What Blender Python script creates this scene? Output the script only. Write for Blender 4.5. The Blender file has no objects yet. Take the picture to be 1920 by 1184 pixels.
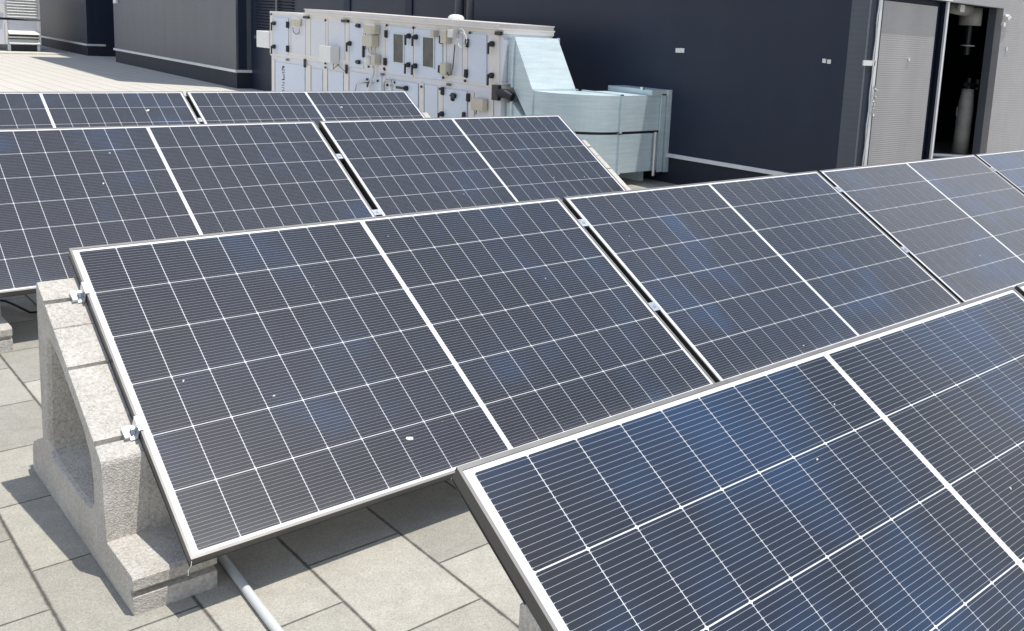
import bpy, bmesh, math, random
from mathutils import Vector, Matrix
random.seed(7)
scene = bpy.context.scene
COL = scene.collection
G = -0.16                       # level of the paved roof
PI = math.pi

# ------------------------------------------------------------------ camera solution
CAM = Vector((-0.7574, -2.1770, 1.3096))
YAW, PIT, ROL, F = 0.76111, -0.16830, 0.054459, 1775.6
PX, PY = 1136.64, 362.18
fw = Vector((math.sin(YAW)*math.cos(PIT), math.cos(YAW)*math.cos(PIT), math.sin(PIT)))
r0 = Vector((math.cos(YAW), -math.sin(YAW), 0)); u0 = r0.cross(fw)
rt = r0*math.cos(ROL)+u0*math.sin(ROL); up = -r0*math.sin(ROL)+u0*math.cos(ROL)
def survey(x, y, p, n):
    """where the sight line of a measured point meets a real plane (used to take dimensions off the photo)"""
    v = fw+rt*((x-PX)/F)-up*((y-PY)/F); p = Vector(p); n = Vector(n)
    return CAM+v*((p-CAM).dot(n)/v.dot(n))
def onX(x, y, X): return survey(x, y, (X,0,0), (1,0,0))
def onY(x, y, Y): return survey(x, y, (0,Y,0), (0,1,0))

# ------------------------------------------------------------------ materials
def mat(name):
    m = bpy.data.materials.new(name); m.use_nodes = True
    nt = m.node_tree; b = nt.nodes['Principled BSDF']; return m, nt, b
def N(nt, t, **kw):
    n = nt.nodes.new(t)
    for k, v in kw.items(): setattr(n, k, v)
    return n
def MA(nt, op, a, b=None, c=None, clamp=False):
    n = nt.nodes.new('ShaderNodeMath'); n.operation = op; n.use_clamp = clamp
    for i, v in enumerate((a, b, c)):
        if v is None: continue
        if isinstance(v, (int, float)): n.inputs[i].default_value = v
        else: nt.links.new(v, n.inputs[i])
    return n.outputs[0]
def RAMP(nt, fac, stops):
    n = nt.nodes.new('ShaderNodeValToRGB'); e = n.color_ramp.elements
    while len(e) < len(stops): e.new(0.5)
    for i, (p, c) in enumerate(stops):
        e[i].position = p; e[i].color = (c[0], c[1], c[2], 1) if not isinstance(c, (int, float)) else (c, c, c, 1)
    nt.links.new(fac, n.inputs[0]); return n.outputs[0]
def MIX(nt, f, a, b, blend='MIX'):
    n = nt.nodes.new('ShaderNodeMix'); n.data_type = 'RGBA'; n.blend_type = blend
    for s, v in ((0, f), (6, a), (7, b)):
        if isinstance(v, (int, float)): n.inputs[s].default_value = v
        elif isinstance(v, tuple): n.inputs[s].default_value = (v[0], v[1], v[2], 1)
        else: nt.links.new(v, n.inputs[s])
    return n.outputs[2]
def COORD(nt, kind='Object', scale=(1,1,1)):
    tc = N(nt, 'ShaderNodeTexCoord'); mp = N(nt, 'ShaderNodeMapping'); mp.inputs['Scale'].default_value = scale
    nt.links.new(tc.outputs[kind], mp.inputs[0]); return mp.outputs[0]
def NOISE(nt, vec, scale, detail=4, rough=0.55):
    n = N(nt, 'ShaderNodeTexNoise'); n.inputs['Scale'].default_value = scale; n.inputs['Detail'].default_value = detail
    n.inputs['Roughness'].default_value = rough; nt.links.new(vec, n.inputs['Vector']); return n.outputs['Fac']
def BUMP(nt, b, h, strength=0.3, dist=0.01):
    n = N(nt, 'ShaderNodeBump'); n.inputs['Strength'].default_value = strength; n.inputs['Distance'].default_value = dist
    nt.links.new(h, n.inputs['Height']); nt.links.new(n.outputs[0], b.inputs['Normal']); return n
def simple(name, c, rough=0.5, metal=0.0, var=0.12, nscale=6.0, coat=0.0, grain=0.0, stretch=(1,1,1), spec=0.5):
    m, nt, b = mat(name); v = COORD(nt, 'Object', stretch)
    n1 = NOISE(nt, v, nscale, 5, 0.6)
    lo = tuple(x*(1-var) for x in c); hi = tuple(min(1, x*(1+var)) for x in c)
    nt.links.new(RAMP(nt, n1, [(0.3, lo), (0.7, hi)]), b.inputs['Base Color'])
    b.inputs['Metallic'].default_value = metal; b.inputs['Specular IOR Level'].default_value = spec
    nt.links.new(RAMP(nt, n1, [(0.3, rough*0.85), (0.7, min(1, rough*1.15))]), b.inputs['Roughness'])
    b.inputs['Coat Weight'].default_value = coat
    if grain: BUMP(nt, b, NOISE(nt, COORD(nt), 120, 3), grain, 0.002)
    return m

# paving: slabs 0.28 x 0.41 m in running bond
m_pave, nt, b = mat('paving_slabs')
geo = N(nt, 'ShaderNodeNewGeometry'); sx = N(nt, 'ShaderNodeSeparateXYZ'); nt.links.new(geo.outputs['Position'], sx.inputs[0])
wob = NOISE(nt, geo.outputs['Position'], 30, 4, 0.7); wob2 = MA(nt, 'MULTIPLY', MA(nt, 'SUBTRACT', wob, 0.5), 0.006)
big = NOISE(nt, geo.outputs['Position'], 0.9, 3)
cx = MA(nt, 'DIVIDE', MA(nt, 'SUBTRACT', sx.outputs[0], 0.0366), 0.2835)
col = MA(nt, 'FLOOR', cx); fx = MA(nt, 'SUBTRACT', cx, col)
par = MA(nt, 'FLOORED_MODULO', col, 2)
cy = MA(nt, 'ADD', MA(nt, 'DIVIDE', MA(nt, 'ADD', sx.outputs[1], 0.157), 0.41), MA(nt, 'MULTIPLY', par, 0.5))
row = MA(nt, 'FLOOR', cy); fy = MA(nt, 'SUBTRACT', cy, row)
dx = MA(nt, 'MULTIPLY', MA(nt, 'MINIMUM', fx, MA(nt, 'SUBTRACT', 1, fx)), 0.2835)
dy = MA(nt, 'MULTIPLY', MA(nt, 'MINIMUM', fy, MA(nt, 'SUBTRACT', 1, fy)), 0.41)
dd = MA(nt, 'ADD', MA(nt, 'MINIMUM', MA(nt, 'MULTIPLY', dx, 0.8), MA(nt, 'MULTIPLY', dy, 1.15)), wob2)
mr = N(nt, 'ShaderNodeMapRange'); mr.inputs[1].default_value = 0.0008; mr.inputs[2].default_value = 0.0055; nt.links.new(dd, mr.inputs[0])
wn = N(nt, 'ShaderNodeTexWhiteNoise'); wn.noise_dimensions = '2D'
cb = N(nt, 'ShaderNodeCombineXYZ'); nt.links.new(col, cb.inputs[0]); nt.links.new(row, cb.inputs[1]); nt.links.new(cb.outputs[0], wn.inputs['Vector'])
fine = NOISE(nt, geo.outputs['Position'], 260, 3, 0.8); med = NOISE(nt, geo.outputs['Position'], 14, 5, 0.65)
c1 = RAMP(nt, wn.outputs['Value'], [(0, (0.315, 0.302, 0.262)), (0.5, (0.37, 0.354, 0.305)), (1, (0.425, 0.405, 0.348))])
c2 = MIX(nt, 0.5, c1, RAMP(nt, fine, [(0.3, 0.18), (0.5, 0.5), (0.7, 0.82)]), 'OVERLAY')
c3 = MIX(nt, 0.35, c2, RAMP(nt, med, [(0.3, 0.35), (0.7, 0.62)]), 'OVERLAY')
c3 = MIX(nt, 0.30, c3, RAMP(nt, big, [(0.35, 0.40), (0.65, 0.58)]), 'OVERLAY')
vor = N(nt, 'ShaderNodeTexVoronoi'); vor.inputs['Scale'].default_value = 60; nt.links.new(geo.outputs['Position'], vor.inputs['Vector'])
speck = MA(nt, 'LESS_THAN', vor.outputs['Distance'], 0.09)
c3 = MIX(nt, MA(nt, 'MULTIPLY', speck, MA(nt, 'GREATER_THAN', med, 0.55)), c3, (0.16, 0.15, 0.13))
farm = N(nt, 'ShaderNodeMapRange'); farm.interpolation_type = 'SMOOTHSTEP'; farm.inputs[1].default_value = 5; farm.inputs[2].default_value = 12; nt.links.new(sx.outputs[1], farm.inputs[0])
c3 = MIX(nt, MA(nt, 'MULTIPLY', farm.outputs[0], 0.75), c3, (0.64, 0.61, 0.55))      # slab colour turns paler and creamier toward the far terrace
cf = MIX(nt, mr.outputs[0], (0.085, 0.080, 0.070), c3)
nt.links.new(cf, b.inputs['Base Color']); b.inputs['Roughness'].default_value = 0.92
hh = MA(nt, 'ADD', MA(nt, 'MULTIPLY', mr.outputs[0], 1.0), MA(nt, 'ADD', MA(nt, 'MULTIPLY', fine, 0.22), MA(nt, 'MULTIPLY', wn.outputs['Value'], 0.25)))
BUMP(nt, b, hh, 0.7, 0.004)

# cast concrete of the ballast blocks
m_conc, nt, b = mat('ballast_concrete')
v = COORD(nt); n1 = NOISE(nt, v, 9, 6, 0.7); n2 = NOISE(nt, v, 105, 5, 0.85); n3 = NOISE(nt, v, 2.5, 3)
c = RAMP(nt, n1, [(0.3, (0.48, 0.455, 0.41)), (0.7, (0.61, 0.58, 0.525))])
c = MIX(nt, 0.62, c, RAMP(nt, n2, [(0.34, 0.20), (0.48, 0.50), (0.64, 0.76)]), 'OVERLAY')
pv_ = N(nt, 'ShaderNodeTexVoronoi'); pv_.inputs['Scale'].default_value = 170; nt.links.new(v, pv_.inputs['Vector'])
c = MIX(nt, MA(nt, 'MULTIPLY', MA(nt, 'LESS_THAN', pv_.outputs['Distance'], 0.20), 0.22), c, (0.22, 0.185, 0.16))      # blow holes
c = MIX(nt, 0.3, c, RAMP(nt, n3, [(0.35, 0.35), (0.65, 0.6)]), 'OVERLAY')
st_ = NOISE(nt, COORD(nt, 'Object', (1, 1, 0.35)), 7, 4, 0.6)
c = MIX(nt, RAMP(nt, st_, [(0.55, 0.0), (0.72, 0.30)]), c, (0.30, 0.28, 0.245))
nt.links.new(c, b.inputs['Base Color']); b.inputs['Roughness'].default_value = 0.95
vo = N(nt, 'ShaderNodeTexVoronoi'); vo.inputs['Scale'].default_value = 210; nt.links.new(v, vo.inputs['Vector'])
BUMP(nt, b, MA(nt, 'ADD', MA(nt, 'MULTIPLY', vo.outputs['Distance'], 0.7), n2), 0.7, 0.0045)

# solar cells: dark silicon under glass with sixteen fine ribbons
m_cell, nt, b = mat('silicon_cells')
at = N(nt, 'ShaderNodeUVMap'); at.uv_map = 'cell'; su = N(nt, 'ShaderNodeSeparateXYZ'); nt.links.new(at.outputs[0], su.inputs[0])
idm = N(nt, 'ShaderNodeUVMap'); idm.uv_map = 'index'
oi = N(nt, 'ShaderNodeObjectInfo')
wn = N(nt, 'ShaderNodeTexWhiteNoise'); wn.noise_dimensions = '4D'; nt.links.new(idm.outputs[0], wn.inputs['Vector']); nt.links.new(oi.outputs['Random'], wn.inputs['W'])
vv = MA(nt, 'MULTIPLY', su.outputs[1], 16.0); fr = MA(nt, 'FRACT', vv); dl = MA(nt, 'ABSOLUTE', MA(nt, 'SUBTRACT', fr, 0.5))
edge = MA(nt, 'MINIMUM', su.outputs[0], MA(nt, 'SUBTRACT', 1, su.outputs[0]))
pad = MA(nt, 'LESS_THAN', edge, 0.02)
wdt = MA(nt, 'ADD', 0.027, MA(nt, 'MULTIPLY', pad, 0.06))
line = MA(nt, 'LESS_THAN', dl, wdt)
vo = COORD(nt); cl = NOISE(nt, vo, 0.9, 3); dust = NOISE(nt, vo, 22, 5, 0.7)
oy_ = N(nt, 'ShaderNodeSeparateXYZ'); nt.links.new(vo, oy_.inputs[0])
gm = N(nt, 'ShaderNodeMapRange'); gm.inputs[1].default_value = 0.07; gm.inputs[2].default_value = 0.0; gm.inputs[3].default_value = 0; gm.inputs[4].default_value = 0.16; nt.links.new(oy_.outputs[1], gm.inputs[0]); grime = gm.outputs[0]   # dirt gathers along the lower edge
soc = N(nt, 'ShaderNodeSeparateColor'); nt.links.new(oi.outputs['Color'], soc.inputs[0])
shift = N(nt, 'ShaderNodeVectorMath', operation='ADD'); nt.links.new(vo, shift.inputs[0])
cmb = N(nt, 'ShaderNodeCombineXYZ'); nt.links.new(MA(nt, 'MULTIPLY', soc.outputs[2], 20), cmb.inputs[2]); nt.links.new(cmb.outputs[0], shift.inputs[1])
sky_sheen = NOISE(nt, shift.outputs[0], 2.3, 2, 0.5)                     # soft sky reflections painted into the cell colour as noise
tone = MA(nt, 'ADD', soc.outputs[0], MA(nt, 'MULTIPLY', MA(nt, 'SUBTRACT', sky_sheen, 0.53), 3.0))
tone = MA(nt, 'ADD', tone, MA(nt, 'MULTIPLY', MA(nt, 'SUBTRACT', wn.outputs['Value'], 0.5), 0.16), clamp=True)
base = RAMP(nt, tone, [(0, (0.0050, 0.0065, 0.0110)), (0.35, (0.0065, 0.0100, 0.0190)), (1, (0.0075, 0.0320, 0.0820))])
base = MIX(nt, MA(nt, 'ADD', MA(nt, 'ADD', MA(nt, 'MULTIPLY', dust, 0.025), MA(nt, 'MULTIPLY', soc.outputs[1], dust)), MA(nt, 'MULTIPLY', grime, dust)), base, (0.30, 0.29, 0.28))  # thin dust and lower-edge grime, plus a grey veil set per panel
colr = MIX(nt, line, base, (0.34, 0.37, 0.44))
nt.links.new(colr, b.inputs['Base Color']); b.inputs['Roughness'].default_value = 0.4; b.inputs['Specular IOR Level'].default_value = 0.2
b.inputs['Coat Weight'].default_value = 1.0; b.inputs['Coat IOR'].default_value = 1.45
nt.links.new(RAMP(nt, dust, [(0.3, 0.07), (0.7, 0.13)]), b.inputs['Coat Roughness'])

m_back, nt, b = mat('white_backsheet')
n1 = NOISE(nt, COORD(nt), 25, 4)
nt.links.new(RAMP(nt, n1, [(0.3, (0.70, 0.72, 0.73)), (0.7, (0.78, 0.79, 0.79))]), b.inputs['Base Color'])
b.inputs['Roughness'].default_value = 0.5; b.inputs['Coat Weight'].default_value = 1.0; b.inputs['Coat Roughness'].default_value = 0.12

m_frame = simple('anodised_frame', (0.085, 0.083, 0.082), 0.36, 0.35, 0.08, 18)
m_lip = simple('frame_lip_lit', (0.20, 0.197, 0.19), 0.45, 0.3, 0.08, 18)  # lighter copy of the frame metal, sky sheen put into its colour
m_alu = simple('bare_aluminium', (0.72, 0.74, 0.77), 0.3, 0.85, 0.06, 30)
m_shade_strip = simple('shade_strip_black', (0.012, 0.012, 0.012), 0.8)
m_under = simple('panel_underside', (0.5, 0.5, 0.5), 0.6)
m_wrap = simple('grey_pipe_wrap', (0.30, 0.30, 0.29), 0.7, 0, 0.2, 8)
m_pipe = simple('grey_plastic_pipe', (0.60, 0.62, 0.62), 0.4, 0, 0.06, 9)
m_black = simple('black_plastic', (0.012, 0.015, 0.02), 0.45)
m_white = simple('white_plastic', (0.78, 0.79, 0.77), 0.45, 0, 0.04)
m_cream = simple('cream_painted_profile', (0.76, 0.73, 0.70), 0.5, 0, 0.05, 4)
m_casing = simple('grey_white_casing', (0.68, 0.70, 0.76), 0.42, 0.0, 0.05, 3)
m_sheet = simple('pale_blue_door_sheet', (0.60, 0.67, 0.79), 0.35, 0.1, 0.05, 2)
m_beige = simple('beige_equipment', (0.56, 0.52, 0.42), 0.5, 0, 0.08)
m_glassdk = simple('dark_window_glass', (0.06, 0.065, 0.06), 0.12, 0, 0.5, 7)
m_galv, nt, b = mat('galvanised_sheet')
v = COORD(nt); n1 = NOISE(nt, v, 3, 5, 0.6); n2 = NOISE(nt, COORD(nt, 'Object', (1, 1, 14)), 3, 4, 0.6)
vo = N(nt, 'ShaderNodeTexVoronoi'); vo.inputs['Scale'].default_value = 60; nt.links.new(v, vo.inputs['Vector'])
c = RAMP(nt, MA(nt, 'ADD', MA(nt, 'MULTIPLY', n2, 0.6), MA(nt, 'MULTIPLY', n1, 0.4)), [(0.35, (0.49, 0.60, 0.64)), (0.65, (0.64, 0.75, 0.78))])
c = MIX(nt, 0.05, c, vo.outputs['Color'], 'OVERLAY')
nt.links.new(c, b.inputs['Base Color']); b.inputs['Metallic'].default_value = 0.15
nt.links.new(RAMP(nt, n1, [(0.3, 0.38), (0.7, 0.55)]), b.inputs['Roughness']); BUMP(nt, b, n2, 0.12, 0.006)

def cladding(name, lo, hi, rib, rough=0.5, axis='Z', metal=0.0, bump=0.35):
    m, nt, b = mat(name); g = N(nt, 'ShaderNodeNewGeometry'); s = N(nt, 'ShaderNodeSeparateXYZ'); nt.links.new(g.outputs['Position'], s.inputs[0])
    st = N(nt, 'ShaderNodeMapping'); st.inputs['Scale'].default_value = (1.6, 1.6, 0.12); nt.links.new(g.outputs['Position'], st.inputs[0])
    streak = NOISE(nt, st.outputs[0], 1.3, 5, 0.6); bl = NOISE(nt, g.outputs['Position'], 5, 4)
    c = RAMP(nt, MA(nt, 'ADD', MA(nt, 'MULTIPLY', streak, 0.7), MA(nt, 'MULTIPLY', bl, 0.3)), [(0.32, lo), (0.68, hi)])
    if rib:
        a = s.outputs[{'X':0,'Y':1,'Z':2}[axis]]
        w = MA(nt, 'SINE', MA(nt, 'MULTIPLY', a, 2*PI/rib)); BUMP(nt, b, w, bump, rib*0.35)
    nt.links.new(c, b.inputs['Base Color']); b.inputs['Roughness'].default_value = rough; b.inputs['Metallic'].default_value = metal; b.inputs['Specular IOR Level'].default_value = 0.35
    return m
m_wall = cladding('navy_wall_cladding', (0.013, 0.022, 0.044), (0.018, 0.028, 0.053), 0.03, 0.45, 'Z', 0, 0.012)
m_walla = cladding('slate_wall_cladding', (0.080, 0.094, 0.116), (0.104, 0.118, 0.138), 0.05, 0.42, 'Z', 0, 0.05)
m_plinth = cladding('dark_plinth', (0.016, 0.022, 0.036), (0.022, 0.030, 0.046), 0, 0.6)
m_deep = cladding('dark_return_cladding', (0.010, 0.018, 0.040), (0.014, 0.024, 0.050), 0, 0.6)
m_rib = cladding('silver_ribbed_sheet', (0.34, 0.335, 0.34), (0.42, 0.41, 0.415), 0.019, 0.5, 'Z', 0.1, 0.13)
m_ribv = cladding('silver_corrugated_wall', (0.36, 0.355, 0.365), (0.45, 0.44, 0.45), 0.018, 0.5, 'Z', 0.2, 0.12)
m_trim = simple('pale_metal_trim', (0.76, 0.78, 0.80), 0.45, 0.2, 0.08, 6)
m_drop = simple('dried_dropping', (0.72, 0.70, 0.64), 0.9)
m_pad = simple('pale_concrete_pad', (0.62, 0.60, 0.54), 0.9, 0, 0.1, 4)
m_text = simple('dark_lettering', (0.05, 0.05, 0.06), 0.6)

# ------------------------------------------------------------------ mesh helpers
def bm_box(bm, x0, x1, y0, y1, z0, z1, M=None):
    vs = [bm.verts.new(p) for p in ((x0,y0,z0),(x1,y0,z0),(x1,y1,z0),(x0,y1,z0),(x0,y0,z1),(x1,y0,z1),(x1,y1,z1),(x0,y1,z1))]
    if M is not None:
        for q in vs: q.co = M @ q.co
    for f in ((3,2,1,0),(4,5,6,7),(0,1,5,4),(1,2,6,5),(2,3,7,6),(3,0,4,7)): bm.faces.new([vs[i] for i in f])
    return vs
def bm_prism(bm, pts, axis, a0, a1):
    """extrude a 2D outline along an axis: axis 'X' -> pts are (y,z); 'Z' -> (x,y); 'Y' -> (x,z)"""
    def P(p, a): return {'X': (a, p[0], p[1]), 'Z': (p[0], p[1], a), 'Y': (p[0], a, p[1])}[axis]
    A = [bm.verts.new(P(p, a0)) for p in pts]; B = [bm.verts.new(P(p, a1)) for p in pts]; n = len(pts)
    bm.faces.new(A); bm.faces.new(B[::-1])
    for i in range(n): bm.faces.new((A[i], B[i], B[(i+1) % n], A[(i+1) % n]))
    return A, B
def bm_tube(bm, pts, r, seg=8, cap=True):
    pts = [Vector(p) for p in pts]; rings = []
    for i, p in enumerate(pts):
        d = (pts[min(i+1, len(pts)-1)]-pts[max(i-1, 0)]).normalized()
        a = Vector((0,0,1)) if abs(d.z) < 0.9 else Vector((1,0,0)); s = d.cross(a).normalized(); t = d.cross(s)
        rr = r[i] if isinstance(r, (list, tuple)) else r
        rings.append([bm.verts.new(p+s*rr*math.cos(2*PI*k/seg)+t*rr*math.sin(2*PI*k/seg)) for k in range(seg)])
    for A, B in zip(rings, rings[1:]):
        for k in range(seg): bm.faces.new((A[k], A[(k+1)%seg], B[(k+1)%seg], B[k]))
    if cap: bm.faces.new(rings[0][::-1]); bm.faces.new(rings[-1])
def mesh(name, bm, mats, bevel=0, smooth=False):
    bmesh.ops.recalc_face_normals(bm, faces=bm.faces)
    if bevel: bmesh.ops.bevel(bm, geom=list(bm.edges), offset=bevel, segments=1, affect='EDGES', profile=0.5)
    me = bpy.data.meshes.new(name); bm.to_mesh(me); bm.free()
    for m in (mats if isinstance(mats, (list, tuple)) else [mats]): me.materials.append(m)
    if smooth:
        for p in me.polygons: p.use_smooth = True
    return me
def obj(name, me, parent=None, loc=None, rot=None):
    o = bpy.data.objects.new(name, me); COL.objects.link(o); o.parent = parent
    if loc is not None: o.location = loc
    if rot is not None: o.rotation_euler = rot
    return o
def part(name, bm, m, parent, bevel=0, smooth=False, label=None):
    """geometry is given in world metres; the parent is an unrotated Empty"""
    me = mesh(name, bm, m, bevel, smooth)
    if parent is not None: me.transform(Matrix.Translation(-world_loc(parent)))
    o = obj(name, me, parent)
    if label: o['label'] = label
    return o
def world_loc(o):
    v = Vector((0,0,0))
    while o is not None: v += o.location; o = o.parent
    return v
def tag(o, label=None, cat=None, group=None, kind=None):
    if label: o['label'] = label
    if cat: o['category'] = cat
    if group: o['group'] = group
    if kind: o['kind'] = kind
    return o
def thing(name, label, cat, loc, group=None, rot=None):
    return tag(obj(name, None, None, loc, rot), label, cat, group)
def single(name, bm, m, label, cat, group=None, bevel=0, smooth=False):
    me = mesh(name, bm, m, bevel, smooth)
    c = [0,0,0]
    xs = [v.co for v in me.vertices]; lo = Vector((min(v.x for v in xs), min(v.y for v in xs), min(v.z for v in xs))); hi = Vector((max(v.x for v in xs), max(v.y for v in xs), max(v.z for v in xs)))
    base = Vector(((lo.x+hi.x)/2, (lo.y+hi.y)/2, lo.z)); me.transform(Matrix.Translation(-base))
    return tag(obj(name, me, None, base), label, cat, group)

# ------------------------------------------------------------------ ground
bm = bmesh.new(); vs = [bm.verts.new(p) for p in ((-60,-60,G),(120,-60,G),(120,160,G),(-60,160,G))]; bm.faces.new(vs)
tag(obj('paving', mesh('paving', bm, m_pave)), kind='structure')

# ------------------------------------------------------------------ solar panels
L, W, TH, FR = 1.961, 1.134, 0.030, 0.011
MU, MV, CG = 0.022, 0.0173, 0.0164
def frame_mesh():
    bm = bmesh.new(); g = 0.0016
    # outer ring: four mitred bars with a lip standing 1.6 mm proud of the glass, and a bottom flange
    def ring(o0, o1, z0, z1, o2=None):
        o2 = o1 if o2 is None else o2
        O = [(o0,o0),(L-o0,o0),(L-o0,W-o0),(o0,W-o0)]; o3 = 0.0105 if o2 == 0.0062 else o2; I = [(o2,o1),(L-o3,o1),(L-o3,W-o1),(o2,W-o1)]
        vo0=[bm.verts.new((x,y,z0)) for x,y in O]; vo1=[bm.verts.new((x,y,z1)) for x,y in O]
        vi0=[bm.verts.new((x,y,z0)) for x,y in I]; vi1=[bm.verts.new((x,y,z1)) for x,y in I]
        for k in range(4):
            j=(k+1)%4
            bm.faces.new((vo0[k],vo0[j],vo1[j],vo1[k])); bm.faces.new((vo1[k],vo1[j],vi1[j],vi1[k]))
            bm.faces.new((vi1[k],vi1[j],vi0[j],vi0[k])); bm.faces.new((vi0[k],vi0[j],vo0[j],vo0[k]))
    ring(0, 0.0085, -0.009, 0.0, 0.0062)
    ring(0.0012, 0.0035, -TH+0.0015, -0.0088)
    ring(0, 0.028, -TH, -TH+0.0017)
    bmesh.ops.recalc_face_normals(bm, faces=bm.faces)
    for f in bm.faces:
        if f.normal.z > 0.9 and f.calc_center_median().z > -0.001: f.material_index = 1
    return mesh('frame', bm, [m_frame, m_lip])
def backsheet_mesh():
    bm = bmesh.new(); bm_box(bm, 0.0045, L-0.0045, 0.0045, W-0.0045, -0.0062, -0.0018)
    return mesh('backsheet', bm, m_back)
def cells_mesh():
    bm = bmesh.new(); uv = bm.loops.layers.uv.new('cell'); ix = bm.loops.layers.uv.new('index')
    ph = (L/2-MU-CG/2)/9; pv = (W-2*MV)/6; gu, gv, ch = 0.0019, 0.0027, 0.0026; k = 0
    for half in (0, 1):
        for i in range(9):
            u0 = (MU if half == 0 else L/2+CG/2)+i*ph
            for j in range(6):
                v0 = MV+j*pv; a0, a1, b0, b1 = u0+gu/2, u0+ph-gu/2, v0+gv/2, v0+pv-gv/2
                pts = [(a0+ch,b0),(a1-ch,b0),(a1,b0+ch),(a1,b1-ch),(a1-ch,b1),(a0+ch,b1),(a0,b1-ch),(a0,b0+ch)]
                f = bm.faces.new([bm.verts.new((x,y,-0.0012)) for x,y in pts])
                for lp, (x, y) in zip(f.loops, pts):
                    lp[uv].uv = ((x-a0)/(a1-a0), (y-b0)/(b1-b0)); lp[ix].uv = (half*9+i+0.5, j+0.5)
                k += 1
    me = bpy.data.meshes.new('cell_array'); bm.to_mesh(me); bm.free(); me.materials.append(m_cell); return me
def box_mesh(name, x0,x1,y0,y1,z0,z1,m,bev=0):
    bm = bmesh.new(); bm_box(bm,x0,x1,y0,y1,z0,z1); return mesh(name,bm,m,bev)
ME_F, ME_B, ME_C = frame_mesh(), backsheet_mesh(), cells_mesh()
ME_J = box_mesh('junction_box', L/2-0.05, L/2+0.05, W-0.13, W-0.07, -0.028, -0.0075, m_black)
ROWS = {1: dict(x=0.0378, y=-2.0115, z=0.0519, t=0.5376, g=0.028, n=2, ya=-0.0019),
        2: dict(x=0.0,    y=0.0,     z=0.0,    t=0.5272, g=0.027, n=4, ya=0.0),
        3: dict(x=-0.0072,y=2.3615,  z=0.0851, t=0.5382, g=0.037, n=2, ya=0.0003),
        4: dict(x=-0.0423,y=4.5124,  z=0.0961, t=0.5344, g=0.0287,n=2, ya=-0.0007)}
rowname = {1: 'nearest row, bottom right', 2: 'second row, behind the nearest one', 3: 'third row', 4: 'farthest row'}
plab = {(1,0): 'solar panel nearest the camera at the bottom right, its left edge over open paving',
        (1,1): 'solar panel of the nearest row of which only a sliver shows at the right edge',
        (2,0): 'solar panel with one large white dropping, resting on the big concrete block at left',
        (2,1): 'second solar panel from the left in the row behind the nearest one',
        (2,2): 'greyish solar panel in front of the ribbed door, third in its row',
        (2,3): 'blue solar panel cut by the right edge, last of the second row',
        (3,0): 'left solar panel of the third row, behind the top of the concrete block',
        (3,1): 'right solar panel of the third row, in front of the galvanised duct',
        (4,0): 'left solar panel of the farthest row, in front of the bare paving',
        (4,1): 'right solar panel of the farthest row, in front of the air handling unit'}
# per panel: strength of painted blue sky sheen, grey veil, sheen pattern seed
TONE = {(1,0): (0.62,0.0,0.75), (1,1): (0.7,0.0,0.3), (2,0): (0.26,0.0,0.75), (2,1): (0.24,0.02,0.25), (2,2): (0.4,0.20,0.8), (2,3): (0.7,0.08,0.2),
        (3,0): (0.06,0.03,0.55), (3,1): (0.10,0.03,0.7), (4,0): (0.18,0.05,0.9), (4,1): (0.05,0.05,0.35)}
ordn = ['first', 'second', 'third', 'fourth']
panels = {}
for r, d in ROWS.items():
    for p in range(d['n']):
        off = p*(L+d['g'])
        e = thing('solar_panel', plab[(r,p)], 'solar panel', (d['x']+off*math.cos(d['ya']), d['y']+off*math.sin(d['ya']), d['z']),
                  'solar panels in tilted rows on the roof', (d['t'], 0, d['ya']))
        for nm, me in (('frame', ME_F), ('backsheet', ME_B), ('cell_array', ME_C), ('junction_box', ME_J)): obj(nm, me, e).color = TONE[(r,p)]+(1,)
        panels[(r,p)] = e
# bird droppings (part of the panel surface they dried on)
def dropping(r, p, u, v, s, n=1, ang=0.6):
    bm = bmesh.new(); rnd = random.Random(int(u*1000+v*77))
    k = 14; pts = []
    for i in range(k):
        a = 2*PI*i/k; rr = s*(1+0.35*rnd.random()); q = Vector((rr*1.5*math.cos(a), rr*0.8*math.sin(a), 0)); q.rotate(Matrix.Rotation(ang, 3, 'Z')); pts.append(q)
    c = bm.verts.new((u, v, 0.0012)); R = [bm.verts.new((u+q.x, v+q.y, -0.0008)) for q in pts]
    for i in range(k): bm.faces.new((c, R[i], R[(i+1)%k]))
    obj('dropping', mesh('dropping', bm, m_drop), panels[(r,p)])
def uv_of(px, py, r):
    d = ROWS[r]; t = d['t']; n = (0, -math.sin(t), math.cos(t)); q = survey(px, py, (0, d['y'], d['z']), n)
    u = q.x-d['x']; p = int(u//(L+d['g'])); return p, u-p*(L+d['g']), (q-Vector((0,d['y'],d['z']))).dot(Vector((0, math.cos(t), math.sin(t))))
for px, py, r, s, a in ((768,822,2,0.0075,-0.3),(514,742,2,0.004,0.2),(344,714,2,0.004,1.0),(588,537,2,0.0025,0),(1023,522,2,0.0035,0),(1278,739,2,0.005,0.3),
                  (728,443,2,0.0028,0.1),(194,344,3,0.006,1.0),(206,287,3,0.005,0),(790,325,3,0.005,0.5),(1039,333,3,0.005,0),(1096,332,3,0.005,0),(870,364,3,0.004,0),
                  (640,201,4,0.008,0),(277,207,4,0.009,0.6),(1838,479,2,0.005,0.2),(1893,915,1,0.0035,1.2),(1531,861,1,0.003,0.4),(1563,758,1,0.003,0.4),(1507,648,2,0.004,0),(1180,443,2,0.003,0.8),(830,790,2,0.002,0)):
    p, u, v = uv_of(px, py, r)
    if 0 <= p < ROWS[r]['n']: dropping(r, p, u, v, s*(0.9 if s > 0.007 else 0.6), 1, a)

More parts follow.
